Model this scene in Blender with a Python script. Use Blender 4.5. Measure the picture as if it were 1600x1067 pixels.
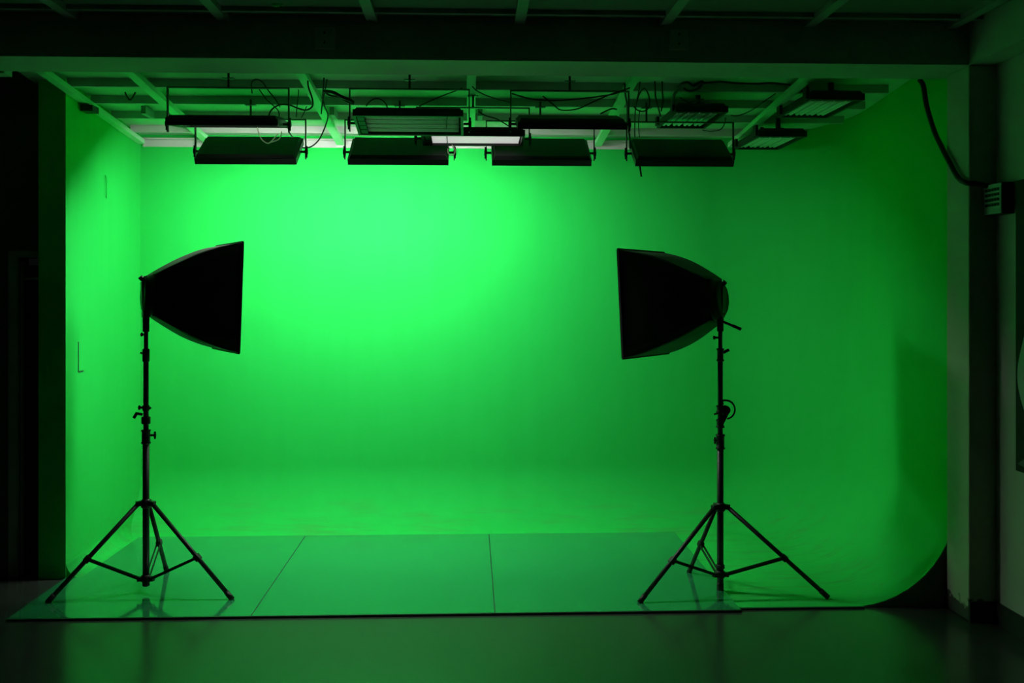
import bpy, math, random
from mathutils import Vector, Matrix

# ------------------------------------------------------------------ camera, world, exposure
scene = bpy.context.scene
for o in list(bpy.data.objects):
    bpy.data.objects.remove(o)
C = scene.collection

cam_d = bpy.data.cameras.new('camera')
cam_d.sensor_fit = 'HORIZONTAL'
cam_d.sensor_width = 36.0
cam_d.lens = 36.0
cam_d.shift_y = -75.5 / 1600.0
cam_d.clip_start = 0.05
cam = bpy.data.objects.new('camera', cam_d)
C.objects.link(cam)
cam.location = (0, 0, 1.6)
cam.rotation_euler = (math.radians(90), 0, -math.atan(65 / 1600))
scene.camera = cam

w = bpy.data.worlds.new('dark_world')
scene.world = w
w.use_nodes = True
w.node_tree.nodes['Background'].inputs[0].default_value = (0.5, 0.6, 0.55, 1)
w.node_tree.nodes['Background'].inputs[1].default_value = 0.0035

vs = scene.view_settings
vs.view_transform = 'Standard'
vs.look = 'None'
vs.gamma = 1.0
vs.use_curve_mapping = False
vs.exposure = -0.1

FLOOD = (98.0, 124.0, 12.0)  # radiance of the two working flood banks and the failing third
DIM = 0.5                    # radiance of the two faintly glowing banks

# ------------------------------------------------------------------ materials
MATS = {}


def mat(name, col, rough=0.6, metal=0.0, var=0.12, scale=6.0, bump=0.0, bscale=60.0, spec=0.5, emit=0.0, col2=None):
    m = bpy.data.materials.new(name)
    m.use_nodes = True
    nt = m.node_tree
    b = nt.nodes['Principled BSDF']
    b.inputs['Roughness'].default_value = rough
    b.inputs['Metallic'].default_value = metal
    b.inputs['Specular IOR Level'].default_value = spec
    tc = nt.nodes.new('ShaderNodeTexCoord')
    n = nt.nodes.new('ShaderNodeTexNoise')
    n.inputs['Scale'].default_value = scale
    n.inputs['Detail'].default_value = 5
    nt.links.new(tc.outputs['Object'], n.inputs['Vector'])
    r = nt.nodes.new('ShaderNodeValToRGB')
    r.color_ramp.elements[0].position = 0.3
    r.color_ramp.elements[1].position = 0.7
    c2 = col2 or tuple(c * (1 - var) for c in col)
    r.color_ramp.elements[0].color = (*c2, 1)
    r.color_ramp.elements[1].color = (*col, 1)
    nt.links.new(n.outputs['Fac'], r.inputs['Fac'])
    nt.links.new(r.outputs['Color'], b.inputs['Base Color'])
    if bump:
        n2 = nt.nodes.new('ShaderNodeTexNoise')
        n2.inputs['Scale'].default_value = bscale
        n2.inputs['Detail'].default_value = 4
        nt.links.new(tc.outputs['Object'], n2.inputs['Vector'])
        bp = nt.nodes.new('ShaderNodeBump')
        bp.inputs['Strength'].default_value = bump
        bp.inputs['Distance'].default_value = 0.01
        nt.links.new(n2.outputs['Fac'], bp.inputs['Height'])
        nt.links.new(bp.outputs['Normal'], b.inputs['Normal'])
    if emit:
        b.inputs['Emission Color'].default_value = (1.0, 0.99, 0.95, 1)
        b.inputs['Emission Strength'].default_value = emit
    MATS[name] = m
    return m


def green_paint(name, rough=0.5):
    """rolled chroma-key paint: streaky coverage, scuffs low down on the sweep"""
    m = bpy.data.materials.new(name)
    m.use_nodes = True
    nt = m.node_tree
    L = nt.links
    b = nt.nodes['Principled BSDF']
    b.inputs['Roughness'].default_value = rough
    b.inputs['Specular IOR Level'].default_value = 0.12
    tc = nt.nodes.new('ShaderNodeTexCoord')
    mp = nt.nodes.new('ShaderNodeMapping')
    mp.inputs['Scale'].default_value = (3.0, 3.0, 0.5)
    L.new(tc.outputs['Object'], mp.inputs['Vector'])
    n = nt.nodes.new('ShaderNodeTexNoise')
    n.inputs['Scale'].default_value = 3.0
    n.inputs['Detail'].default_value = 6
    L.new(mp.outputs['Vector'], n.inputs['Vector'])
    r = nt.nodes.new('ShaderNodeValToRGB')
    r.color_ramp.elements[0].position = 0.25
    r.color_ramp.elements[0].color = (0.0135, 0.525, 0.069, 1)
    r.color_ramp.elements[1].position = 0.75
    r.color_ramp.elements[1].color = (0.016, 0.55, 0.077, 1)
    L.new(n.outputs['Fac'], r.inputs['Fac'])
    # scuffs: long thin smears, only where feet and mops reach
    mp2 = nt.nodes.new('ShaderNodeMapping')
    mp2.inputs['Scale'].default_value = (1.1, 6.0, 7.0)
    L.new(tc.outputs['Object'], mp2.inputs['Vector'])
    n2 = nt.nodes.new('ShaderNodeTexNoise')
    n2.inputs['Scale'].default_value = 2.2
    n2.inputs['Detail'].default_value = 7
    n2.inputs['Roughness'].default_value = 0.65
    L.new(mp2.outputs['Vector'], n2.inputs['Vector'])
    r2 = nt.nodes.new('ShaderNodeValToRGB')
    r2.color_ramp.elements[0].position = 0.50
    r2.color_ramp.elements[0].color = (0, 0, 0, 1)
    r2.color_ramp.elements[1].position = 0.74
    r2.color_ramp.elements[1].color = (0.75, 0.75, 0.75, 1)
    L.new(n2.outputs['Fac'], r2.inputs['Fac'])
    sx = nt.nodes.new('ShaderNodeSeparateXYZ')
    L.new(tc.outputs['Object'], sx.inputs['Vector'])
    mr = nt.nodes.new('ShaderNodeMapRange')
    mr.inputs['From Min'].default_value = 0.30
    mr.inputs['From Max'].default_value = 0.0
    L.new(sx.outputs['Z'], mr.inputs['Value'])
    mu = nt.nodes.new('ShaderNodeMath')
    mu.operation = 'MULTIPLY'
    L.new(mr.outputs['Result'], mu.inputs[0])
    L.new(r2.outputs['Color'], mu.inputs[1])
    mx = nt.nodes.new('ShaderNodeMixRGB')
    mx.inputs['Color2'].default_value = (0.050, 0.32, 0.065, 1)
    L.new(mu.outputs['Value'], mx.inputs['Fac'])
    L.new(r.outputs['Color'], mx.inputs['Color1'])
    L.new(mx.outputs['Color'], b.inputs['Base Color'])
    n3 = nt.nodes.new('ShaderNodeTexNoise')
    n3.inputs['Scale'].default_value = 70
    L.new(tc.outputs['Object'], n3.inputs['Vector'])
    bp = nt.nodes.new('ShaderNodeBump')
    bp.inputs['Strength'].default_value = 0.08
    bp.inputs['Distance'].default_value = 0.005
    L.new(n3.outputs['Fac'], bp.inputs['Height'])
    L.new(bp.outputs['Normal'], b.inputs['Normal'])
    MATS[name] = m
    return m


green_paint('chroma_green', 0.85)
mat('return_wall_end', (0.06, 0.16, 0.08), 0.7)
mat('concrete_floor', (0.034, 0.044, 0.036), 0.22, var=0.3, scale=3.0, bump=0.03, bscale=18)
ac = mat('acrylic_sheet', (0.022, 0.27, 0.095), 0.12, var=0.10, scale=2.2, spec=0.6).node_tree.nodes['Principled BSDF']
ac.inputs['Coat Weight'].default_value = 1.0
ac.inputs['Coat IOR'].default_value = 1.6
ac.inputs['Coat Roughness'].default_value = 0.09
mat('sheet_edge', (0.015, 0.05, 0.03), 0.4)  # sheet edges and patch joint; also painted as shade in the sheet seams
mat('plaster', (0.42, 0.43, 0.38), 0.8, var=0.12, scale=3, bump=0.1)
mat('pillar_plaster', (0.42, 0.43, 0.34), 0.8, var=0.15, scale=4, bump=0.1)
# flaked, grimy foot of the pillar
nt = MATS['pillar_plaster'].node_tree
b_ = nt.nodes['Principled BSDF']
src = b_.inputs['Base Color'].links[0].from_socket
tc_ = [n_ for n_ in nt.nodes if n_.type == 'TEX_COORD'][0]
sx_ = nt.nodes.new('ShaderNodeSeparateXYZ')
nz_ = nt.nodes.new('ShaderNodeTexNoise')
nz_.inputs['Scale'].default_value = 22
nt.links.new(tc_.outputs['Object'], sx_.inputs[0])
nt.links.new(tc_.outputs['Object'], nz_.inputs['Vector'])
ma_ = nt.nodes.new('ShaderNodeMath')
ma_.operation = 'MULTIPLY_ADD'
ma_.inputs[1].default_value = -0.16
nt.links.new(nz_.outputs['Fac'], ma_.inputs[0])
nt.links.new(sx_.outputs['Z'], ma_.inputs[2])
mr_ = nt.nodes.new('ShaderNodeMapRange')
mr_.inputs['From Min'].default_value = 0.015
mr_.inputs['From Max'].default_value = -0.005
nt.links.new(ma_.outputs[0], mr_.inputs['Value'])
mx_ = nt.nodes.new('ShaderNodeMixRGB')
mx_.inputs['Color2'].default_value = (0.05, 0.055, 0.045, 1)
nt.links.new(mr_.outputs['Result'], mx_.inputs['Fac'])
nt.links.new(src, mx_.inputs['Color1'])
nt.links.new(mx_.outputs['Color'], b_.inputs['Base Color'])
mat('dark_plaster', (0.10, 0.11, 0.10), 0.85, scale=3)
mat('skirting', (0.012, 0.013, 0.012), 0.6)
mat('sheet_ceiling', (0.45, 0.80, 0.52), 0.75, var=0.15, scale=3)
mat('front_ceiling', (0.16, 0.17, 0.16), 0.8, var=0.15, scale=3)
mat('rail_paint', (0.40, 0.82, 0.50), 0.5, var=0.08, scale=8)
mat('white_steel', (0.55, 0.57, 0.54), 0.5, var=0.08, scale=8)
mat('old_steel', (0.30, 0.32, 0.30), 0.55, var=0.2, scale=8)
mat('black_metal', (0.010, 0.010, 0.010), 0.45, var=0.2, scale=20, spec=0.4)
mat('housing_paint', (0.014, 0.016, 0.015), 0.55, var=0.2, scale=12, spec=0.4)
mat('black_plastic', (0.008, 0.008, 0.008), 0.5, var=0.2, scale=30, spec=0.35)
mat('softbox_fabric', (0.010, 0.010, 0.010), 0.62, var=0.25, scale=18, bump=0.15, bscale=160, spec=0.35)
mat('diffuser_cloth', (0.75, 0.75, 0.72), 0.9, scale=10)
mat('silver_lining', (0.55, 0.55, 0.55), 0.4, metal=0.8)
mat('reflector', (0.03, 0.03, 0.03), 0.5)
mat('tube_off', (0.82, 0.84, 0.82), 0.4, var=0.04)
for i in range(3):
    mat('tube_lit%d' % i, (0.8, 0.8, 0.8), 0.4, emit=FLOOD[i], var=0.02)
mat('tube_dim', (0.8, 0.8, 0.8), 0.3, emit=DIM, var=0.02)
mat('cable_rubber', (0.008, 0.008, 0.008), 0.55, spec=0.35)
mat('bare_wire', (0.75, 0.68, 0.55), 0.4)
mat('box_face', (0.42, 0.50, 0.45), 0.5)
mat('poster_black', (0.006, 0.007, 0.007), 0.7, spec=0.3)
mat('poster_white', (0.40, 0.40, 0.40), 0.6)
mat('door_dark', (0.03, 0.032, 0.03), 0.5)
mat('door_frame', (0.35, 0.36, 0.34), 0.5)
mat('poster_grey', (0.06, 0.06, 0.06), 0.6)
mat('plate_grey', (0.52, 0.54, 0.48), 0.6)
mat('leaf_green', (0.05, 0.45, 0.10), 0.6)


# ------------------------------------------------------------------ mesh helpers
class MB:
    def __init__(self):
        self.v, self.f = [], []

    def add(self, vs_, fs_):
        k = len(self.v)
        self.v += [tuple(p) for p in vs_]
        self.f += [tuple(i + k for i in q) for q in fs_]
        return self

    def box(self, x0, x1, y0, y1, z0, z1, m=None):
        p = [Vector((x, y, z)) for x in (x0, x1) for y in (y0, y1) for z in (z0, z1)]
        if m:
            p = [m @ q for q in p]
        return self.add(p, [(0, 1, 3, 2), (4, 6, 7, 5), (0, 4, 5, 1), (2, 3, 7, 6), (0, 2, 6, 4), (1, 5, 7, 3)])

    def frustum(self, a, za, b, zb):
        (ax, ay), (bx, by) = a, b
        p = [(-ax, -ay, za), (ax, -ay, za), (ax, ay, za), (-ax, ay, za), (-bx, -by, zb), (bx, -by, zb), (bx, by, zb), (-bx, by, zb)]
        return self.add(p, [(3, 2, 1, 0), (4, 5, 6, 7), (0, 1, 5, 4), (1, 2, 6, 5), (2, 3, 7, 6), (3, 0, 4, 7)])

    def rod(self, p, q, r, n=10, r2=None, cap=True):
        p, q = Vector(p), Vector(q)
        d = (q - p).normalized()
        u = d.orthogonal().normalized()
        t = d.cross(u)
        r2 = r if r2 is None else r2
        vs_ = []
        for c, rr in ((p, r), (q, r2)):
            vs_ += [c + rr * (math.cos(2 * math.pi * i / n) * u + math.sin(2 * math.pi * i / n) * t) for i in range(n)]
        fs_ = [(i, (i + 1) % n, n + (i + 1) % n, n + i) for i in range(n)]
        if cap:
            fs_ += [tuple(range(n - 1, -1, -1)), tuple(range(n, 2 * n))]
        return self.add(vs_, fs_)

    def lathe(self, prof, at=(0, 0, 0), n=16, m=None):
        """prof: (radius, z) from bottom to top"""
        vs_ = []
        for r, z in prof:
            for i in range(n):
                a = 2 * math.pi * i / n
                q = Vector((r * math.cos(a), r * math.sin(a), z))
                if m:
                    q = m @ q
                vs_.append(q + Vector(at))
        fs_ = []
        for k in range(len(prof) - 1):
            for i in range(n):
                j = (i + 1) % n
                fs_.append((k * n + i, k * n + j, (k + 1) * n + j, (k + 1) * n + i))
        fs_ += [tuple(range(n - 1, -1, -1)), tuple(range((len(prof) - 1) * n, len(prof) * n))]
        return self.add(vs_, fs_)

    def bar(self, p, q, wx, wy, up=(0, 0, 1)):
        """rectangular bar from p to q"""
        p, q = Vector(p), Vector(q)
        d = (q - p).normalized()
        s_ = d.cross(Vector(up))
        if s_.length < 1e-5:
            s_ = d.orthogonal()
        s_.normalize()
        t = s_.cross(d)
        vs_ = []
        for c in (p, q):
            vs_ += [c + a * wx / 2 * s_ + b * wy / 2 * t for a, b in ((-1, -1), (1, -1), (1, 1), (-1, 1))]
        return self.add(vs_, [(0, 1, 2, 3), (7, 6, 5, 4), (0, 4, 5, 1), (1, 5, 6, 2), (2, 6, 7, 3), (3, 7, 4, 0)])

    def tube(self, pts, r, n=6, steps=6, closed=False):
        P = [Vector(p) for p in pts]
        path = []
        N = len(P)
        for i in range(N - 1 if not closed else N):
            p0 = P[max(i - 1, 0)] if not closed else P[i - 1]
            p1, p2 = P[i], P[(i + 1) % N]
            p3 = P[min(i + 2, N - 1)] if not closed else P[(i + 2) % N]
            for k in range(steps):
                t = k / steps
                path.append(0.5 * ((2 * p1) + (p2 - p0) * t + (2 * p0 - 5 * p1 + 4 * p2 - p3) * t * t + (3 * p1 - p0 - 3 * p2 + p3) * t ** 3))
        if not closed:
            path.append(P[-1])
        vs_, M = [], len(path)
        u = None
        for i, c in enumerate(path):
            d = (path[(i + 1) % M] - path[i - 1]) if closed else (path[min(i + 1, M - 1)] - path[max(i - 1, 0)])
            d.normalize()
            u = d.orthogonal().normalized() if u is None else (u - d * u.dot(d)).normalized()
            t = d.cross(u)
            vs_ += [c + r * (math.cos(2 * math.pi * k / n) * u + math.sin(2 * math.pi * k / n) * t) for k in range(n)]
        fs_ = []
        for i in range(M if closed else M - 1):
            a, b = i * n, ((i + 1) % M) * n
            fs_ += [(a + k, a + (k + 1) % n, b + (k + 1) % n, b + k) for k in range(n)]
        if not closed:
            fs_ += [tuple(range(n - 1, -1, -1)), tuple(range((M - 1) * n, M * n))]
        return self.add(vs_, fs_)

    def mesh(self, name, smooth=False, fix=True):
        me = bpy.data.meshes.new(name)
        me.from_pydata(self.v, [], self.f)
        me.update()
        if fix:
            import bmesh
            bm = bmesh.new()
            bm.from_mesh(me)
            bmesh.ops.recalc_face_normals(bm, faces=bm.faces)
            bm.to_mesh(me)
            bm.free()
        if smooth:
            for p in me.polygons:
                p.use_smooth = len(p.vertices) <= 4
        return me


def obj(name, mb, material, parent=None, loc=None, rot=None, smooth=False, bevel=0.0):
    me = mb if isinstance(mb, bpy.types.Mesh) else mb.mesh(name, smooth)
    if not me.materials:
        me.materials.append(MATS[material])
    o = bpy.data.objects.new(name, me)
    C.objects.link(o)
    if parent:
        o.parent = parent
    if loc is not None:
        o.location = loc
    if rot is not None:
        o.rotation_euler = rot
    if bevel:
        b = o.modifiers.new('bevel', 'BEVEL')
        b.width = bevel
        b.segments = 2
        b.limit_method = 'ANGLE'
    return o


def tag(o, label=None, cat=None, group=None, kind=None):
    if label:
        o['label'] = label
    if cat:
        o['category'] = cat
    if group:
        o['group'] = group
    if kind:
        o['kind'] = kind
    return o


def thing(name, label, cat, loc=(0, 0, 0), rz=0.0, group=None):
    o = bpy.data.objects.new(name, None)
    o.empty_display_size = 0.1
    C.objects.link(o)
    o.location = loc
    o.rotation_euler = (0, 0, rz)
    return tag(o, label, cat, group)


def struct(name, mb, material, label, parent=None, smooth=False, bevel=0.0):
    o = obj(name, mb, material, parent, smooth=smooth, bevel=bevel)
    return tag(o, label, None, None, 'structure')


# ------------------------------------------------------------------ the setting
XL, XR, YB = -2.26, 2.48, 7.12      # inner faces of the green sweep
YF = 5.14                           # its front edge on the open side

# --- green sweep: back wall, right wall and floor in one continuous curve
plan = []                           # (x, y, nx, ny, cove radius); n points into the stage
RC, RB, RR = 0.80, 0.42, 0.54
for i in range(13):
    x = XL + (XR - RC - XL) * i / 12
    plan.append((x, YB, 0, -1, RB))
for i in range(1, 17):
    a = math.pi / 2 * (1 - i / 16)
    t = i / 16
    t = t * t * (3 - 2 * t)
    plan.append((XR - RC + RC * math.cos(a), YB - RC + RC * math.sin(a), -math.cos(a), -math.sin(a), RB + (RR - RB) * t))
for i in range(1, 8):
    plan.append((XR, YB - RC - (YB - RC - YF) * i / 7, -1, 0, RR))
prof = 14
v, f = [], []
ZT = 2.86
for (x, y, nx, ny, r) in plan:
    v.append((x, y, ZT))
    v.append((x, y, 1.6))
    for k in range(prof + 1):
        a = math.pi / 2 * k / prof
        d, z = r * (1 - math.cos(a)), r * (1 - math.sin(a))
        v.append((x + nx * d, y + ny * d, z + 0.004))
NP = prof + 3
for i in range(len(plan) - 1):
    for k in range(NP - 1):
        a, b = i * NP + k, (i + 1) * NP + k
        f.append((a, a + 1, b + 1, b))
inner = [i * NP + NP - 1 for i in range(len(plan))]
k0 = len(v)
v += [(XL + 0.02, YF, 0.004)]
f.append(tuple(inner[::-1] + [k0]) if False else tuple([k0] + inner[:][::1][::-1][::-1]))
mb = MB().add(v, f)
wb = struct('wall_back', mb, 'chroma_green', 'seamless green painted sweep of back wall, curved side wall and stage floor', smooth=True)

# dark end panel that closes the sweep beside the pillar
mb = MB()
ep = [(XR, YF - 0.003, 0.0)]
for k in range(prof + 1):
    a = math.pi / 2 * k / prof
    ep.append((XR - RR * (1 - math.cos(a)), YF - 0.003, RR * (1 - math.sin(a)) - 0.001))
n = len(ep)
back = [(x, y + 0.012, z) for x, y, z in ep]
mb.add(ep + back, [tuple(range(n)), tuple(range(2 * n - 1, n - 1, -1))] + [(i, (i + 1) % n, n + (i + 1) % n, n + i) for i in range(n)])
struct('trim_1', mb, 'dark_plaster', 'dark curved end board closing the green sweep beside the pillar')

# --- left return wall of the stage
mb = MB().box(XL - 0.15, XL, 5.82, YB + 0.1, 0, 2.86)
wl = struct('wall_left', mb, 'chroma_green', 'green painted return wall at the open corner of the stage')
# little coved fillet between return wall and floor
mb = MB()
pts = []
for k in range(7):
    a = math.pi / 2 * k / 6
    pts.append((XL + 0.09 * (1 - math.cos(a)), 0.004 + 0.09 * (1 - math.sin(a))))
vv = [(x, 5.825, z) for x, z in pts] + [(x, YB - 0.02, z) for x, z in pts] + [(XL, 5.825, 0.002), (XL, YB - 0.02, 0.002)]
ff = [(i, i + 1, 7 + i + 1, 7 + i) for i in range(6)] + [tuple([14] + list(range(7))), tuple([15] + list(range(13, 6, -1)))]
obj('cove_strip', MB().add(vv, ff), 'chroma_green', wl, smooth=True)
# painted-over patch lines on the return wall
mb = MB().box(XL - 0.001, XL + 0.003, 5.998, 6.006, 1.145, 1.32).box(XL - 0.001, XL + 0.003, 6.006, 6.075, 1.142, 1.15)
obj('patch_joint', mb, 'sheet_edge', wl)
obj('painted_hook', MB().tube([(XL, 6.44, 2.33), (XL + .012, 6.43, 2.30), (XL + .012, 6.43, 2.22), (XL, 6.46, 2.19)], 0.004), 'chroma_green', wl)

# --- floor of the room
fl = struct('floor', MB().box(-5.0, 2.75, -3.2, 7.4, -0.10, 0.0), 'concrete_floor', 'smooth grey floor of the darkened room')

# --- three clear sheets laid over the green floor
xs = [-2.262, -1.080, 0.122, 1.360]
sheet_words = ['beside the return wall', 'in the middle of the stage', 'nearest the curved side wall']
for i in range(3):
    a, b = xs[i] + 0.003, xs[i + 1] - 0.003
    mb = MB().box(a, b, 5.095, 6.765, 0.0, 0.011) if i else MB().add(
        [(x, y, z) for x, y in ((a, 5.095), (b, 5.095), (b, 6.765), (a + .10, 6.765), (a + .085, 5.83), (a, 5.812)) for z in (0, .011)],
        [(1, 3, 5, 7, 9, 11), (10, 8, 6, 4, 2, 0)] + [(2 * k, 2 * k + 2, 2 * k + 3, 2 * k + 1) for k in range(5)] + [(10, 0, 1, 11)])
    o = obj('floor_sheet', mb, 'acrylic_sheet', None)
    tag(o, 'glossy green sheet laid on the stage floor ' + sheet_words[i], 'floor sheet', 'glossy sheets on the stage floor')
struct('trim_2', MB().box(xs[1] - .0035, xs[1] + .0035, 5.094, 6.76, 0.003, 0.0095).box(xs[2] - .0035, xs[2] + .0035, 5.094, 6.76, 0.003, 0.0095).box(-2.262, 1.36, 5.083, 5.093, 0.0, 0.011).box(1.36, XR - RR + .06, 5.118, 5.134, 0.0, 0.009), 'sheet_edge', 'thin dark edge strips along the front of the floor sheets and dark fillers painted as shade in their seams')  # seam fillers are added: their dark colour stands for shade in the gaps

# --- pillar, beams, right wall
mb = MB().box(2.425, 2.70, 4.89, 5.125, 0.0, 2.71)
pil = struct('wall_pillar', mb, 'pillar_plaster', 'plastered pillar beside the curved end of the green stage', bevel=0.006)
obj('base_board', MB().box(2.424, 2.56, 4.876, 4.889, 0.0, 0.10), 'skirting', pil)
struct('wall_right', MB().box(2.56, 2.72, -3.2, 4.888, 0.0, 2.712), 'plaster', 'plastered side wall of the room running towards the pillar')
struct('baseboard_right', MB().box(2.546, 2.56, -3.2, 4.876, 0.0, 0.10), 'skirting', 'black skirting board along the side wall')
struct('trim_3', MB().box(-5.0, 2.425, 4.89, 5.22, 2.71, 3.0).box(-5.0, -2.33, 5.22, 5.31, 2.70, 3.0), 'plaster', 'long plastered beam spanning the front of the stage')
struct('trim_4', MB().box(2.425, 2.72, -3.2, 5.22, 2.712, 3.0), 'plaster', 'plastered beam along the top of the side wall')

# --- dark corner beyond the return wall with a doorway
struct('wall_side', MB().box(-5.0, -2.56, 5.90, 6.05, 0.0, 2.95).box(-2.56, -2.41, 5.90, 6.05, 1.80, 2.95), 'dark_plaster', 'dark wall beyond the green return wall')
d1 = struct('door_1', MB().box(-2.545, -2.425, 5.955, 5.985, 0.0, 1.76), 'door_dark', 'narrow dark door beside the green return wall')
obj('frame', MB().box(-2.60, -2.55, 5.875, 5.90, 0, 1.80).box(-2.60, -2.412, 5.875, 5.90, 1.80, 1.84), 'door_frame', d1)
obj('rail', MB().box(-2.54, -2.43, 5.935, 5.955, 1.675, 1.69), 'white_steel', d1)
obj('jamb', MB().box(-2.556, -2.546, 5.93, 5.985, 0, 1.78), 'door_frame', d1)
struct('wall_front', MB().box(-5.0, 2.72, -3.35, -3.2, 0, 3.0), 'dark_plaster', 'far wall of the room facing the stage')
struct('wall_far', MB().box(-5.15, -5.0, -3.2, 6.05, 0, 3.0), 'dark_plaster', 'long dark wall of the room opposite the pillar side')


# --- ceilings
def rz_(y):                       # underside of the stage ceiling rails
    return 2.742 - 0.082 * (y - 5.5)


def slope_box(x0, x1, y0, y1, dz0, dz1):
    return MB().add([(x, y, rz_(y) + dz) for x in (x0, x1) for y in (y0, y1) for dz in (dz0, dz1)],
                    [(0, 1, 3, 2), (4, 6, 7, 5), (0, 4, 5, 1), (2, 3, 7, 6), (0, 2, 6, 4), (1, 5, 7, 3)])


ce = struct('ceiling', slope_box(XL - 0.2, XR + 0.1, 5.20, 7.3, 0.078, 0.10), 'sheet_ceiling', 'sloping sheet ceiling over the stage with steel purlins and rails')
for i, y in enumerate((5.44, 5.79, 6.14, 6.49, 6.85)):
    z = rz_(y) + 0.031
    mb = MB()                      # lipped channel
    mb.box(-2.24, 2.40, y - 0.003, y, z, z + 0.046)
    mb.box(-2.24, 2.40, y, y + 0.03, z, z + 0.003)
    mb.box(-2.24, 2.40, y, y + 0.03, z + 0.043, z + 0.046)
    obj('purlin', mb, 'white_steel', ce)
obj('wall_angle', MB().box(-2.24, 1.70, YB - 0.012, YB - 0.002, 2.604, 2.66).box(-2.24, 1.70, YB - 0.05, YB - 0.012, 2.650, 2.66), 'white_steel', ce)
for x in (-2.235, -1.78, -0.89, 0.005, 0.88, 1.815):
    wd = 0.05 if x > -2.2 else 0.045
    mb = slope_box(x - wd / 2, x + wd / 2, 5.215, 7.06, 0.0, 0.030)
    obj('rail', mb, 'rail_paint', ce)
for (x, y) in ((-1.98, 6.30), (-0.845, 6.30), (0.06, 6.30)):
    z = rz_(y)
    obj('hanger_plate', MB().box(x - .014, x + .014, y - .01, y + .16, z + .012, z + .06), 'old_steel', ce)
obj('clip', MB().tube([(-2.0, 6.02, 2.765), (-1.985, 6.02, 2.735), (-1.97, 6.02, 2.72), (-1.955, 6.02, 2.735), (-1.94, 6.02, 2.765)], 0.005), 'black_metal', ce)
obj('bracket', MB().box(-2.255, -2.185, 6.02, 6.12, 2.655, 2.69), 'black_metal', ce)

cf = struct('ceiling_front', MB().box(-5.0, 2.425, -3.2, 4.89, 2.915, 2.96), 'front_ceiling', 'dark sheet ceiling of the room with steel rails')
for i in range(11):
    x = 2.335 - 0.70 * i
    obj('rail', MB().box(x - .025, x + .025, -3.0, 4.885, 2.885, 2.915), 'old_steel', cf)
for y in (4.74, 4.38, 4.02, 3.66):
    obj('purlin', MB().box(-4.9, 2.42, y, y + 0.025, 2.893, 2.915), 'old_steel', cf)
for nm, x, z, lab in (('junction_box', -0.69, 2.806, 'faint square junction box on the beam above the two middle flood banks'),
                      ('junction_box', 1.00, 2.816, 'faint square junction box on the beam nearer the pillar')):
    t = thing(nm, lab, 'junction box', (x, 4.89, z - 0.05))
    obj('cover', MB().box(-.047, .047, -.016, 0, 0, .10), 'plate_grey', t, bevel=0.004)
    obj('screw', MB().rod((0, -.019, .075), (0, -.012, .075), 0.005), 'black_metal', t)
    obj('screw', MB().rod((0, -.019, .03), (0, -.012, .03), 0.005), 'black_metal', t)
t = thing('ceiling_fitting', 'small pale green fitting hanging from the dark room ceiling', 'ceiling fitting', (-0.885, 4.70, 2.922))
obj('stem', MB().rod((0, 0, 0.035), (0, 0, -0.01), 0.006), 'old_steel', t)
obj('cap', MB().lathe([(0.004, -0.020), (0.016, -0.016), (0.022, -0.004), (0.018, 0.008), (0.005, 0.012)], n=12), 'leaf_green', t, smooth=True)
obj('clip', MB().box(.02, .036, -.006, .006, -.012, .0), 'leaf_green', t)

# ------------------------------------------------------------------ fluorescent flood banks
LEN, WID = 0.575, 0.30
M_H = {}


def bank_mesh(key, build, material, smooth=False):
    if key not in M_H:
        me = build().mesh(key, smooth)
        me.materials.append(MATS[material])
        M_H[key] = me
    return M_H[key]


def b_housing():
    a, b = LEN / 2 - .006, WID / 2 - .006
    c, d = a - .012, b - .014
    o = [(-a, -b, .034), (a, -b, .034), (a, b, .034), (-a, b, .034), (-c, -d, .054), (c, -d, .054), (c, d, .054), (-c, d, .054)]
    i = [(x * .985, y * .97, z - (.0 if z < .04 else .003)) for x, y, z in o]
    f_ = [(4, 5, 6, 7), (15, 14, 13, 12)]
    for k in range(4):
        j = (k + 1) % 4
        f_ += [(k, j, 4 + j, 4 + k), (8 + j, 8 + k, 12 + k, 12 + j), (k, 8 + k, 8 + j, j)]
    return MB().add(o + i, f_)


def b_rim():
    a, b = LEN / 2, WID / 2
    return (MB().box(-a, a, -b, -b + .014, 0, .036).box(-a, a, b - .014, b, 0, .036)
            .box(-a, -a + .014, -b + .014, b - .014, 0, .036).box(a - .014, a, -b + .014, b - .014, 0, .036))


def b_reflector():
    return MB().box(-LEN / 2 + .024, LEN / 2 - .024, -WID / 2 + .026, WID / 2 - .026, 0.0, 0.0015)


def b_tube():
    return MB().rod((-.235, 0, 0), (.262, 0, 0), 0.0115, 10, cap=True)


def b_socket():
    return MB().box(-.268, -.232, -.028, .028, -.012, .012)


def b_knob():
    m = MB().rod((0, 0, 0), (.026, 0, 0), 0.007, 8)
    m.rod((.026, 0, 0), (.042, 0, 0), 0.016, 8)
    return m.box(.030, .040, -.006, .006, -.034, .034)


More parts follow.
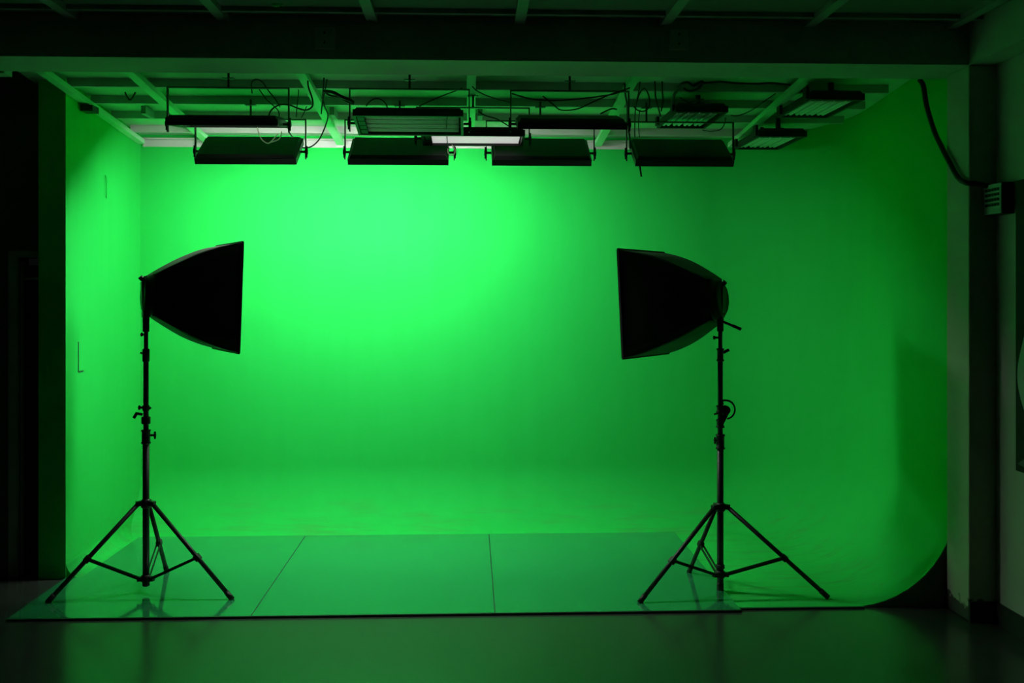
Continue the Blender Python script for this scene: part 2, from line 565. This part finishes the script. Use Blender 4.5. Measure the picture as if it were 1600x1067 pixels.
def flood_bank(label, loc, tilt, state, yoke=0.16, along_y=False, gap=None, hang_x=0.0, recess=.021):
    """a black fluorescent bank; loc is the middle of its open face"""
    x, y, z = loc
    t = thing('flood_light', label, 'studio light', (x, y, z), math.radians(90) if along_y else 0, 'fluorescent flood lights on the ceiling rails')
    rot = (math.radians(tilt), 0, 0)
    R = Matrix.Rotation(math.radians(tilt), 3, 'X')
    obj('housing', bank_mesh('bank_housing', b_housing, 'housing_paint'), None, t, rot=rot)
    obj('rim', bank_mesh('bank_rim', b_rim, 'black_metal'), None, t, rot=rot)
    obj('reflector', bank_mesh('bank_reflector', b_reflector, 'reflector'), None, t, loc=R @ Vector((0, 0, recess + .0125)), rot=rot)
    for k in range(4):
        yc = (k - 1.5) * 0.065
        obj('socket', bank_mesh('bank_socket', b_socket, 'black_plastic'), None, t, loc=R @ Vector((0, yc, recess - .007)), rot=rot)
        for s in (-1, 1):
            obj('tube', bank_mesh('bank_tube_' + state, b_tube, 'tube_' + state, True), None, t, loc=R @ Vector((0, yc + s * .0135, recess)), rot=rot)
    top = (gap if gap is not None else rz_(y) + 0.0) - z      # where the hanger meets the rails
    if yoke:
        hx = LEN / 2 + .031
        m = MB().box(-hx - .003, -hx + .003, -.012, .012, -.03, yoke).box(hx - .003, hx + .003, -.012, .012, -.03, yoke)
        m.box(-hx - .003, hx + .003, -.012, .012, yoke, yoke + .006)
        obj('yoke', m, 'black_metal', t)
        for s in (-1, 1):
            obj('knob', bank_mesh('bank_knob', b_knob, 'black_plastic'), None, t, loc=(s * (LEN / 2 + .001), 0, 0.014), rot=(0, 0, 0 if s > 0 else math.pi))
        if top > yoke + .006:
            obj('hanger', MB().rod((hang_x, 0, yoke + .004), (hang_x, 0, top + .03), 0.006, 8).box(hang_x - .03, hang_x + .03, -.02, .02, top - .004, top + .0), 'black_metal', t)
    else:
        m = MB().rod((-LEN / 2 + .10, 0, .05), (-LEN / 2 + .10, 0, top + .03), 0.016, 10)
        m.rod((LEN / 2 - .12, 0, .05), (LEN / 2 - .12, 0, top + .03), 0.012, 10)
        m.box(-LEN / 2 + .05, LEN / 2 - .06, -.02, .02, .053, .062)
        obj('hanger', m, 'black_metal', t)
        obj('side_bracket', MB().box(-LEN / 2 + .02, -LEN / 2 + .08, WID / 2 - .002, WID / 2 + .014, .01, .075), 'black_metal', t)
        obj('side_bracket', MB().box(LEN / 2 - .08, LEN / 2 - .02, WID / 2 - .002, WID / 2 + .014, .01, .06), 'black_metal', t)
    return t


# row nearest the back wall, faces turned to the wall
words = ['lowest-row black flood light with its back showing, nearest the green return wall',
         'lowest-row black flood light with its back showing, under the bank of unlit tubes',
         'lowest-row black flood light with its back showing, third from the green return wall',
         'lowest-row black flood light with a short strap dangling, above the softbox near the pillar']
for i, x in enumerate((-1.280, -0.414, 0.412, 1.242)):
    flood_bank(words[i], (x, 6.029, 2.412), 31, 'lit%d' % i if i < 3 else 'off', 0.198, hang_x=-0.20 if i == 3 else 0.0, recess=.036)
# row behind the beam
flood_bank('thin edge-on black flood light with a white glow below, hung near the return wall', (-1.285, 5.50, 2.485), 7.0, 'dim', 0.203)
flood_bank('black flood light showing rows of unlit tubes, middle of the row behind the beam', (-0.325, 5.50, 2.494), -11, 'off', 0.194)
flood_bank('thin edge-on black flood light tangled in cables, beyond the glowing silver tubes', (0.535, 5.50, 2.495), 14, 'off', 0.190)
flood_bank('black flood light with bright silvery tubes, between the two middle wall lights', (0.015, 5.80, 2.460), -2.6, 'dim', 0.186)
# banks turned sideways near the curved wall
flood_bank('sideways flood light with four tube pairs, hung above the fourth wall light', (1.300, 5.995, 2.618), 0, 'off', 0, True)
flood_bank('sideways flood light with four tube pairs, lowest and closest to the curved corner', (1.915, 6.495, 2.560), 0, 'off', 0, True)
flood_bank('sideways flood light with four tube pairs, highest and nearest the pillar', (1.975, 5.725, 2.641), 0, 'off', 0, True)


# ------------------------------------------------------------------ tripods
def tripod(label, loc, hub, brace, column0, feet, z):
    """z: dict of heights; feet: three (dx, dy)"""
    t = thing('tripod_stand', label, 'light stand', loc, 0, 'tripod light stands')
    obj('lower_tube', MB().rod((0, 0, column0), (0, 0, z['c2']), 0.0175, 16), 'black_metal', t, smooth=True)
    obj('middle_tube', MB().rod((0, 0, z['c2'] - .05), (0, 0, z['c1']), 0.0140, 16), 'black_metal', t, smooth=True)
    obj('upper_tube', MB().rod((0, 0, z['c1'] - .05), (0, 0, z['top']), 0.0112, 14), 'black_metal', t, smooth=True)
    obj('end_cap', MB().lathe([(.012, column0 - .012), (.019, column0 - .008), (.019, column0 + .03), (.0175, column0 + .034)]), 'black_plastic', t, smooth=True)
    h = obj('leg_hub', MB().lathe([(.020, hub - .028), (.026, hub - .022), (.026, hub + .010), (.022, hub + .018), (.018, hub + .020)]), 'black_plastic', t, smooth=True)
    bh = obj('brace_hub', MB().lathe([(.019, brace - .020), (.025, brace - .016), (.025, brace + .016), (.019, brace + .020)]), 'black_plastic', t, smooth=True)
    for k, (dx, dy) in enumerate(feet):
        d = Vector((dx, dy, 0)).normalized()
        p = d * .036 + Vector((0, 0, hub))
        q = Vector((dx, dy, 0.016))
        obj('leg', MB().rod(p, q, 0.0118, 12), 'black_metal', t, smooth=True)
        ax = (q - p).normalized()
        ft = obj('rubber_foot', MB().rod(q - ax * .045, q + ax * .006, 0.0142, 12), 'black_plastic', t, smooth=True)
        s = d.cross(Vector((0, 0, 1)))
        obj('hinge', MB().bar(d * .018 + Vector((0, 0, hub)), d * .052 + Vector((0, 0, hub - .004)), .030, .026), 'black_plastic', t, bevel=.003)
        m = p.lerp(q, 0.575)
        b0 = d * .030 + Vector((0, 0, brace))
        br = MB()
        for sg in (-1, 1):
            br.bar(b0 + s * sg * .010, m + s * sg * .010, .0035, .015)
        obj('brace', br, 'black_metal', t)
        obj('brace_clip', MB().bar(m - ax * .018, m + ax * .018, .030, .030), 'black_plastic', t, bevel=.004)
        obj('brace_hinge', MB().bar(d * .018 + Vector((0, 0, brace)), d * .046 + Vector((0, 0, brace)), .024, .022), 'black_plastic', t)
    return t


def collar(t, z0, z1, r, kn=None, flare=True):
    pr = [(r + .006, z0), (r + .009, z0 + .006), (r + .004, z0 + .012), (r + .004, z1 - .012), (r + .009, z1 - .006), (r + .006, z1)] if flare else \
         [(r + .002, z0), (r + .006, z0 + .004), (r + .006, z1 - .004), (r + .002, z1)]
    c = obj('collar', MB().lathe(pr), 'black_plastic', t, smooth=True)
    return c


def wing_knob(t, z, side, reach=.034, size=.016, r0=.014, az=0.0):
    """thumb screw sticking out along +-x"""
    m = MB().rod((r0 * side, 0, z), ((r0 + reach) * side, 0, z), 0.0065, 8)
    m.rod(((r0 + reach) * side, 0, z), ((r0 + reach + .010) * side, 0, z), 0.010, 10)
    m.box(*(sorted(((r0 + reach) * side, (r0 + reach + .010) * side))), -.005, .005, z - size, z + size)
    return obj('knob', m, 'black_plastic', t, bevel=.002)


# left stand
LB = (-1.722, 5.515, 0.0)
tl = tripod('black tripod light stand beside the green return wall', LB, 0.487, 0.085, 0.055,
            [(-2.167 - LB[0], 5.349 - LB[1]), (-1.237 - LB[0], 5.366 - LB[1]), (-1.748 - LB[0] + .02, 5.907 - LB[1])],
            {'c2': 0.86, 'c1': 1.27, 'top': 1.44})
collar(tl, 0.800, 0.875, .0175)
wing_knob(tl, 0.845, 1, .022, .020, .020)
collar(tl, 0.905, 0.945, .0175, flare=False)
obj('lever', MB().bar((-.018, 0, .955), (-.050, 0, .962), .012, .014).bar((-.046, 0, .966), (-.064, 0, .936), .012, .016), 'black_plastic', tl, bevel=.003)
collar(tl, 0.975, 1.005, .013, flare=False)
wing_knob(tl, 0.992, -1, .016, .012, .014)
obj('lug', MB().rod((.012, 0, .990), (.026, 0, .990), .006, 8), 'black_plastic', tl)
collar(tl, 1.235, 1.305, .0125, flare=False)
obj('lug', MB().bar((-.014, 0, 1.280), (-.030, 0, 1.284), .008, .010), 'black_plastic', tl)
wing_knob(tl, 1.380, -1, .006, .010, .012)

# right stand
RB_ = (1.336, 5.430, 0.0)
tr = tripod('black tripod light stand with a cable loop on its clamp', RB_, 0.460, 0.097, 0.016,
            [(0.870 - RB_[0], 5.226 - RB_[1]), (1.862 - RB_[0], 5.273 - RB_[1]), (1.275 - RB_[0] - .03, 5.784 - RB_[1])],
            {'c2': 0.84, 'c1': 1.26, 'top': 1.42})
collar(tr, 0.125, 0.150, .0175, flare=False)
collar(tr, 0.765, 0.845, .0175)
wing_knob(tr, 0.812, -1, .006, .018, .018)
collar(tr, 0.880, 0.925, .0150)
collar(tr, 0.960, 1.000, .0140)
obj('clamp', MB().rod((.028, -.018, .975), (.028, .018, .975), .024, 16).bar((.006, 0, .905), (.036, 0, .965), .020, .024), 'black_plastic', tr, bevel=.002)
obj('lever', MB().bar((-.014, 0, .957), (-.034, 0, .952), .008, .008), 'black_plastic', tr)
cx, cz, rr = .026, .978, .050
pts = [(cx + rr * math.cos(a), -.012, cz + rr * math.sin(a)) for a in [math.radians(k) for k in range(-80, 111, 19)]]
obj('cable_loop', MB().tube(pts + [(.012, -.012, 1.005)], .0052), 'cable_rubber', tr, smooth=True)
collar(tr, 1.235, 1.305, .0125)
obj('lever', MB().bar((.016, 0, 1.282), (.048, 0, 1.298), .010, .016), 'black_plastic', tr, bevel=.003)
wing_knob(tr, 1.362, -1, .018, .010, .010)


# ------------------------------------------------------------------ softboxes
def softbox(label, ring, front_dir, tilt, size, depth, swing, handle):
    """ring: centre of the speed ring; front_dir: azimuth the box faces"""
    x, y, z = ring
    t = thing('softbox', label, 'softbox', (x, y, z), front_dir, 'softboxes on tripods')
    T = Matrix.Rotation(tilt, 3, 'Y')              # nose down
    s0, s1 = 0.112, size / 2
    PR = [(0.0, s0), (0.12, .142), (0.25, .172), (0.40, .205), (0.55, .234), (0.70, .258), (0.85, .278), (1.0, s1)]

    def half(u):
        for (a, b), (c, d) in zip(PR, PR[1:]):
            if u <= c:
                return b + (d - b) * (u - a) / (c - a)
        return s1
    nu, nv = 14, 8
    rnd = random.Random(7 if swing > 0 else 11)
    for side in range(4):
        M4 = Matrix.Rotation(side * math.pi / 2, 3, 'X')
        vs_, fs_ = [], []
        ph = rnd.random() * 6
        for lay in (0.0, 0.006):
            for i in range(nu + 1):
                u = i / nu
                h = half(u)
                for j in range(nv + 1):
                    q = -1 + 2 * j / nv
                    bul = (0.007 * math.sin(math.pi * u) + 0.004 * math.sin(9 * u + ph) * u * (1 - u) * 4) * (1 - q * q)
                    bul *= 1 if u < .86 else (1 - u) / .14
                    vs_.append(T @ (M4 @ Vector((u * depth, q * (h - lay), h + bul - lay))))
        n1 = (nu + 1) * (nv + 1)
        for i in range(nu):
            for j in range(nv):
                a = i * (nv + 1) + j
                b = a + nv + 1
                fs_.append((a, a + 1, b + 1, b))
                fs_.append((n1 + a, n1 + b, n1 + b + 1, n1 + a + 1))
        for i in range(nu):
            for j in (0, nv):
                a = i * (nv + 1) + j
                fs_.append((a, a + nv + 1, n1 + a + nv + 1, n1 + a))
        for j in range(nv):
            for i in (0, nu):
                a = i * (nv + 1) + j
                fs_.append((a, a + 1, n1 + a + 1, n1 + a))
        obj('fabric_panel', MB().add(vs_, fs_), 'softbox_fabric', t, smooth=True)
    for sy in (-1, 1):
        for sz in (-1, 1):
            pts = [T @ Vector((u * depth, sy * (half(u) - .004), sz * (half(u) - .004))) for u in (0, .12, .25, .40, .55, .70, .85, 1.0)]
            obj('rod', MB().tube(pts, .0045, 6, 3), 'black_metal', t, smooth=True)
    hm = MB()
    e = s1
    for a, b in (((-e, -e), (e, -e)), ((e, -e), (e, e)), ((e, e), (-e, e)), ((-e, e), (-e, -e))):
        hm.bar(T @ Vector((depth - .004, *a)), T @ Vector((depth - .004, *b)), .010, .012)
    obj('hem', hm, 'softbox_fabric', t)
    df = MB()
    g = s1 - .008
    vv = [T @ Vector((depth - .030 + k, a, b)) for k in (0, .003) for a, b in ((-g, -g), (g, -g), (g, g), (-g, g))]
    df.add(vv, [(0, 1, 2, 3), (7, 6, 5, 4), (0, 4, 5, 1), (1, 5, 6, 2), (2, 6, 7, 3), (3, 7, 4, 0)])
    obj('diffuser', df, 'diffuser_cloth', t)
    Mx = T.to_4x4() @ Matrix.Rotation(math.pi / 2, 4, 'Y')
    obj('speed_ring', MB().lathe([(.075, -.035), (.105, -.028), (.114, -.006), (.114, .010), (.100, .012)], n=20, m=Mx.to_3x3()), 'black_metal', t, smooth=True)
    # crumpled sleeve of fabric gathered behind the ring, with its drawn-up corner
    sl = MB().lathe([(.070, -.048), (.086, -.046), (.094, -.038), (.104, -.018), (.110, .0)], n=14, m=Mx.to_3x3())
    obj('sleeve', sl, 'softbox_fabric', t, smooth=True)
    obj('corner_knob', MB().tube([T @ Vector(p) for p in ((-.005, 0, .088), (-.030, 0, .088), (-.050, 0, .082), (-.064, 0, .094))], .013, 8), 'black_plastic', t, smooth=True)
    obj('lamp_socket', MB().rod(T @ Vector((-.046, 0, 0)), T @ Vector((.06, 0, 0)), .028, 14), 'black_plastic', t, smooth=True)
    obj('bulb', MB().lathe([(.012, .06), (.035, .085), (.042, .13), (.035, .175), (.010, .20)], n=14, m=Mx.to_3x3()), 'tube_off', t, smooth=True)
    # tilting bracket down to the stand spigot
    zb = -(z - 1.415)
    obj('tilt_bracket', MB().bar((-.032, 0, .07), (-.030, 0, -.07), .046, .050, (0, 1, 0)).bar((-.030, 0, -.05), (-.030, 0, zb + .055), .038, .046, (0, 1, 0))
        .rod((-.030, 0, zb - .02), (-.030, 0, zb + .075), .0175, 12).rod((-.030, -.032, zb + .075), (-.030, .032, zb + .075), .020, 12), 'black_metal', t, bevel=.003)
    if handle:
        obj('handle', MB().rod((-.04, 0, zb + .035), (-.135, 0, zb - .002), .0068, 8).rod((-.10, 0, zb + .012), (-.145, 0, zb - .006), .0085, 8), 'black_plastic', t, smooth=True)
    return t


thL = math.radians(27)
dL = Vector((math.cos(thL), math.sin(thL), 0))
pL = Vector((LB[0], LB[1], 0)) + dL * .030
softbox('square black softbox on the tripod beside the return wall', (pL.x, pL.y, 1.591), thL, math.radians(2.0), 0.585, 0.402, 1, False)
thR = math.radians(180 - 35.5)
dR = Vector((math.cos(thR), math.sin(thR), 0))
pR = Vector((RB_[0], RB_[1], 0)) + dR * .030
softbox('square black softbox on the tripod nearer the pillar', (pR.x, pR.y, 1.565), thR, math.radians(3.0), 0.585, 0.422, -1, True)

# ------------------------------------------------------------------ right wall things
t = thing('switch_box', 'small switch box with four rows of black switches by the pillar', 'switch box', (2.56, 4.80, 1.975))
obj('case', MB().box(-.058, 0, -.078, .089, 0, .150), 'black_plastic', t, bevel=.004)
fc = obj('face_plate', MB().box(-.063, -.058, -.074, .086, .004, .146), 'box_face', t)
for r in range(4):
    for c in range(5):
        y0 = -.058 + c * .026
        z0 = .040 + r * .024
        obj('switch', MB().box(-.071, -.063, y0, y0 + .016, z0, z0 + .013), 'black_plastic', fc, bevel=.001)
obj('label_strip', MB().box(-.065, -.063, -.066, .0, .010, .028), 'poster_white', fc)
pts = [(2.345, 5.26, 2.715), (2.357, 5.24, 2.676), (2.371, 5.235, 2.576), (2.395, 5.20, 2.44), (2.405, 5.150, 2.36), (2.405, 5.065, 2.271), (2.405, 4.963, 2.172), (2.405, 4.875, 2.135), (2.440, 4.866, 2.131), (2.505, 4.855, 2.118)]
ob = obj('power_cable', MB().tube(pts, .013, 10, 6), 'cable_rubber', smooth=True)
tag(ob, 'thick black cable curving down the pillar to the switch box', 'cable')
t = thing('wall_poster', 'tall black wall poster with a pale crescent shape, at the frame edge', 'poster', (2.56, 4.685, 0.772))
obj('panel', MB().box(-.014, 0, -.80, 0, 0, 1.353), 'poster_black', t)
vv, ff = [], []
K = 16
for i in range(K + 1):
    u = i / K
    zz = .09 + .42 * u + .17
    bul = math.sin(math.pi * u ** 0.85) ** 1.3
    vv += [(-.0165, -.018 - .075 * (1 - bul), zz), (-.0165, -.145 + .03 * bul, zz), (-.0141, -.018 - .075 * (1 - bul), zz), (-.0141, -.145 + .03 * bul, zz)]
for i in range(K):
    a, b = 4 * i, 4 * i + 4
    ff += [(a, a + 1, b + 1, b), (a + 2, b + 2, b + 3, a + 3), (a, b, b + 2, a + 2), (a + 1, a + 3, b + 3, b + 1)]
obj('crescent_print', MB().add(vv, ff), 'poster_white', t)
obj('corner_print', MB().add([(-.0165, -.02, .035), (-.0165, -.12, .02), (-.0165, -.12, .09), (-.0141, -.02, .035), (-.0141, -.12, .02), (-.0141, -.12, .09)],
                             [(0, 1, 2), (5, 4, 3), (0, 3, 4, 1), (1, 4, 5, 2), (2, 5, 3, 0)]), 'poster_grey', t)

# ------------------------------------------------------------------ loose cables on the ceiling rails
CABLES = [
    ('black cable looping over the rail beside the glowing edge-on light', 0.0045, 'k', [(-1.069, 5.45, 2.508), (-1.062, 5.5, 2.571), (-1.028, 5.55, 2.611), (-0.976, 5.55, 2.612), (-0.92, 5.5, 2.586), (-0.876, 5.5, 2.576), (-0.842, 5.5, 2.597), (-0.844, 5.5, 2.641), (-0.863, 5.5, 2.699), (-0.866, 5.5, 2.733)]),
    ('thin black cable arching over the yoke of the glowing edge-on light', 0.0032, 'k', [(-1.16, 5.5, 2.662), (-1.164, 5.5, 2.717), (-1.136, 5.48, 2.733), (-1.106, 5.5, 2.724), (-1.08, 5.52, 2.684), (-1.045, 5.55, 2.639), (-1.033, 5.6, 2.61)]),
    ('thin black cable slanting down to the end of the glowing edge-on light', 0.003, 'k', [(-1.147, 5.6, 2.71), (-1.126, 5.6, 2.679), (-1.099, 5.6, 2.644), (-1.034, 5.55, 2.584), (-1.018, 5.5, 2.531)]),
    ('black cable hanging in a long loop between the first and second wall lights', 0.0042, 'k', [(-0.788, 5.55, 2.758), (-0.799, 5.6, 2.706), (-0.808, 5.65, 2.67), (-0.806, 5.7, 2.633), (-0.801, 5.8, 2.603), (-0.827, 5.9, 2.563), (-0.868, 5.98, 2.506), (-0.9, 6.0, 2.471), (-0.934, 6.0, 2.449), (-0.974, 6.0, 2.445)]),
    ('straight black cable dropping beside the looped cable between two flood lights', 0.0038, 'k', [(-0.764, 5.5, 2.741), (-0.782, 5.55, 2.689), (-0.802, 5.6, 2.643), (-0.817, 5.65, 2.582)]),
    ('thick black cable bundle sagging toward the unlit tube bank', 0.009, 'k', [(-0.774, 5.45, 2.669), (-0.743, 5.42, 2.66), (-0.714, 5.4, 2.65), (-0.67, 5.4, 2.627), (-0.634, 5.4, 2.614), (-0.616, 5.42, 2.604)]),
    ('second black cable under the thick bundle near the unlit tube bank', 0.005, 'k', [(-0.775, 5.5, 2.672), (-0.747, 5.5, 2.655), (-0.7, 5.5, 2.646), (-0.663, 5.5, 2.625), (-0.622, 5.5, 2.609)]),
    ('short black wire hanging straight from a purlin near the return wall lights', 0.0028, 'k', [(-0.98, 5.9, 2.778), (-0.992, 5.95, 2.737), (-1.008, 6.0, 2.679), (-1.02, 6.05, 2.632)]),
    ('short slanted black wire below the looped cable over the rail', 0.0028, 'k', [(-0.952, 6.0, 2.687), (-0.967, 6.0, 2.65), (-0.99, 6.05, 2.628)]),
    ('pale bare wire drooping below the glowing edge-on light', 0.0028, 'w', [(-1.133, 5.5, 2.482), (-1.123, 5.5, 2.445), (-1.106, 5.5, 2.414), (-1.076, 5.5, 2.397), (-1.052, 5.5, 2.415), (-1.025, 5.5, 2.449)]),
    ('second pale bare wire hooked beneath the glowing edge-on light', 0.0028, 'w', [(-1.073, 5.52, 2.404), (-1.049, 5.52, 2.411), (-1.025, 5.52, 2.421), (-1.012, 5.52, 2.442), (-1.005, 5.5, 2.463)]),
    ('short black wire from the glowing light to the first wall light', 0.0035, 'k', [(-0.974, 5.5, 2.507), (-0.989, 5.6, 2.499), (-1.008, 5.75, 2.495), (-1.025, 5.95, 2.5)]),
    ('black cable humped over the unlit tube bank', 0.0035, 'k', [(-0.557, 5.5, 2.599), (-0.533, 5.5, 2.628), (-0.499, 5.5, 2.64), (-0.46, 5.5, 2.623), (-0.438, 5.5, 2.579)]),
    ('thin black wire stretched above the far end of the unlit tube bank', 0.003, 'k', [(-0.279, 5.6, 2.619), (-0.218, 5.6, 2.649), (-0.146, 5.58, 2.676), (-0.076, 5.55, 2.696), (-0.045, 5.55, 2.709)]),
    ('thin black wire slanting across the rail toward the tangled light', 0.003, 'k', [(0.01, 5.6, 2.73), (0.042, 5.6, 2.702), (0.112, 5.6, 2.671), (0.18, 5.55, 2.643), (0.21, 5.5, 2.625)]),
    ('long shallow black cable swagged above the tangled edge-on light', 0.0038, 'k', [(0.223, 5.5, 2.673), (0.324, 5.45, 2.635), (0.445, 5.42, 2.622), (0.565, 5.4, 2.627), (0.677, 5.4, 2.641), (0.772, 5.42, 2.662), (0.852, 5.45, 2.699)]),
    ('deeper sagging black cable above the tangled edge-on light', 0.0038, 'k', [(0.389, 5.5, 2.661), (0.444, 5.5, 2.617), (0.489, 5.5, 2.586), (0.576, 5.5, 2.593), (0.653, 5.48, 2.625), (0.735, 5.45, 2.657), (0.825, 5.45, 2.689)]),
    ('black wire running down toward the silvery tubes', 0.0035, 'k', [(0.046, 5.7, 2.611), (0.078, 5.7, 2.59), (0.145, 5.65, 2.561), (0.192, 5.6, 2.525), (0.215, 5.55, 2.499)]),
    ('loose pale wire loop at the end of the second wall light', 0.003, 'w', [(-0.128, 5.86, 2.441), (-0.128, 5.86, 2.404), (-0.113, 5.86, 2.39), (-0.097, 5.86, 2.39), (-0.088, 5.86, 2.416), (-0.106, 5.86, 2.447)]),
    ('black wire dropping past the unlit tube bank to the pale loop', 0.003, 'k', [(-0.12, 5.35, 2.525), (-0.127, 5.5, 2.502), (-0.131, 5.7, 2.482), (-0.131, 5.84, 2.449), (-0.128, 5.86, 2.426)]),
    ('thick black cable dropping straight to the fourth wall light', 0.0055, 'k', [(0.847, 5.6, 2.751), (0.858, 5.65, 2.711), (0.885, 5.75, 2.651), (0.902, 5.85, 2.582), (0.93, 5.95, 2.509), (0.942, 6.0, 2.452)]),
    ('long black wire falling beside the thick cable at the fourth wall light', 0.0035, 'k', [(0.932, 5.6, 2.762), (0.933, 5.65, 2.715), (0.932, 5.75, 2.645), (0.944, 5.85, 2.585), (0.968, 6.0, 2.52)]),
    ('black cable coil hanging between the tangled light and the sideways light', 0.0038, 'k', [(0.911, 5.6, 2.638), (0.925, 5.58, 2.691), (0.948, 5.55, 2.717), (0.97, 5.55, 2.682), (0.977, 5.55, 2.633), (0.963, 5.55, 2.602), (0.938, 5.55, 2.591), (0.91, 5.55, 2.598), (0.889, 5.55, 2.619)]),
    ('black cable with a bent end beside the sideways light over the fourth wall light', 0.0042, 'k', [(1.005, 5.55, 2.756), (1.008, 5.55, 2.71), (1.01, 5.55, 2.668), (1.031, 5.58, 2.615), (1.046, 5.6, 2.573)]),
    ('short black cable hanging next to the bent-ended cable', 0.0038, 'k', [(1.055, 5.6, 2.766), (1.056, 5.6, 2.714), (1.06, 5.6, 2.657), (1.049, 5.6, 2.601)]),
    ('thin black wire parallel to the long fall at the fourth wall light', 0.0028, 'k', [(0.974, 5.85, 2.652), (0.975, 5.9, 2.616), (0.983, 5.95, 2.565), (0.995, 6.0, 2.52)]),
    ('dangling black strap below the fourth wall light', 0.0055, 'k', [(0.974, 5.92, 2.389), (0.978, 5.9, 2.36), (0.984, 5.9, 2.32), (0.99, 5.9, 2.275)]),
    ('thin black wire curling under the sideways light over the fourth wall light', 0.003, 'k', [(1.417, 6.2, 2.596), (1.441, 6.1, 2.573), (1.471, 6.0, 2.565), (1.485, 5.95, 2.583), (1.484, 5.9, 2.62)]),
    ('short black cable end rising from the tangled edge-on light', 0.004, 'k', [(0.7, 5.5, 2.567), (0.728, 5.5, 2.581), (0.763, 5.5, 2.595), (0.79, 5.5, 2.592)]),
    ('black cable heap bunched behind the beam above the sideways light', 0.008, 'k', [(1.117, 5.6, 2.644), (1.11, 5.55, 2.676), (1.118, 5.5, 2.698), (1.128, 5.45, 2.719), (1.156, 5.42, 2.723), (1.187, 5.42, 2.706), (1.208, 5.42, 2.717), (1.239, 5.42, 2.727), (1.225, 5.45, 2.699), (1.183, 5.48, 2.691), (1.148, 5.48, 2.704)]),
    ('black wire trailing from the cable heap along the purlin', 0.003, 'k', [(1.132, 5.5, 2.66), (1.173, 5.5, 2.632), (1.215, 5.5, 2.64), (1.264, 5.5, 2.65)]),
    ('black cable draped along the purlin toward the highest sideways light', 0.006, 'k', [(1.239, 5.42, 2.72), (1.332, 5.42, 2.728), (1.418, 5.42, 2.722), (1.522, 5.42, 2.719), (1.609, 5.42, 2.724), (1.722, 5.45, 2.72)]),
    ('thin black wire sagging between the two outer sideways lights', 0.003, 'k', [(1.54, 6.0, 2.652), (1.57, 6.0, 2.649), (1.616, 6.0, 2.661), (1.656, 5.95, 2.678), (1.702, 5.9, 2.711), (1.762, 5.85, 2.754)]),
]
for lab, r, m, pts in CABLES:
    o = obj('cable' if m == 'k' else 'wire', MB().tube(pts, r, 6, 5), 'cable_rubber' if m == 'k' else 'bare_wire', smooth=True)
    tag(o, lab, 'cable' if m == 'k' else 'wire')
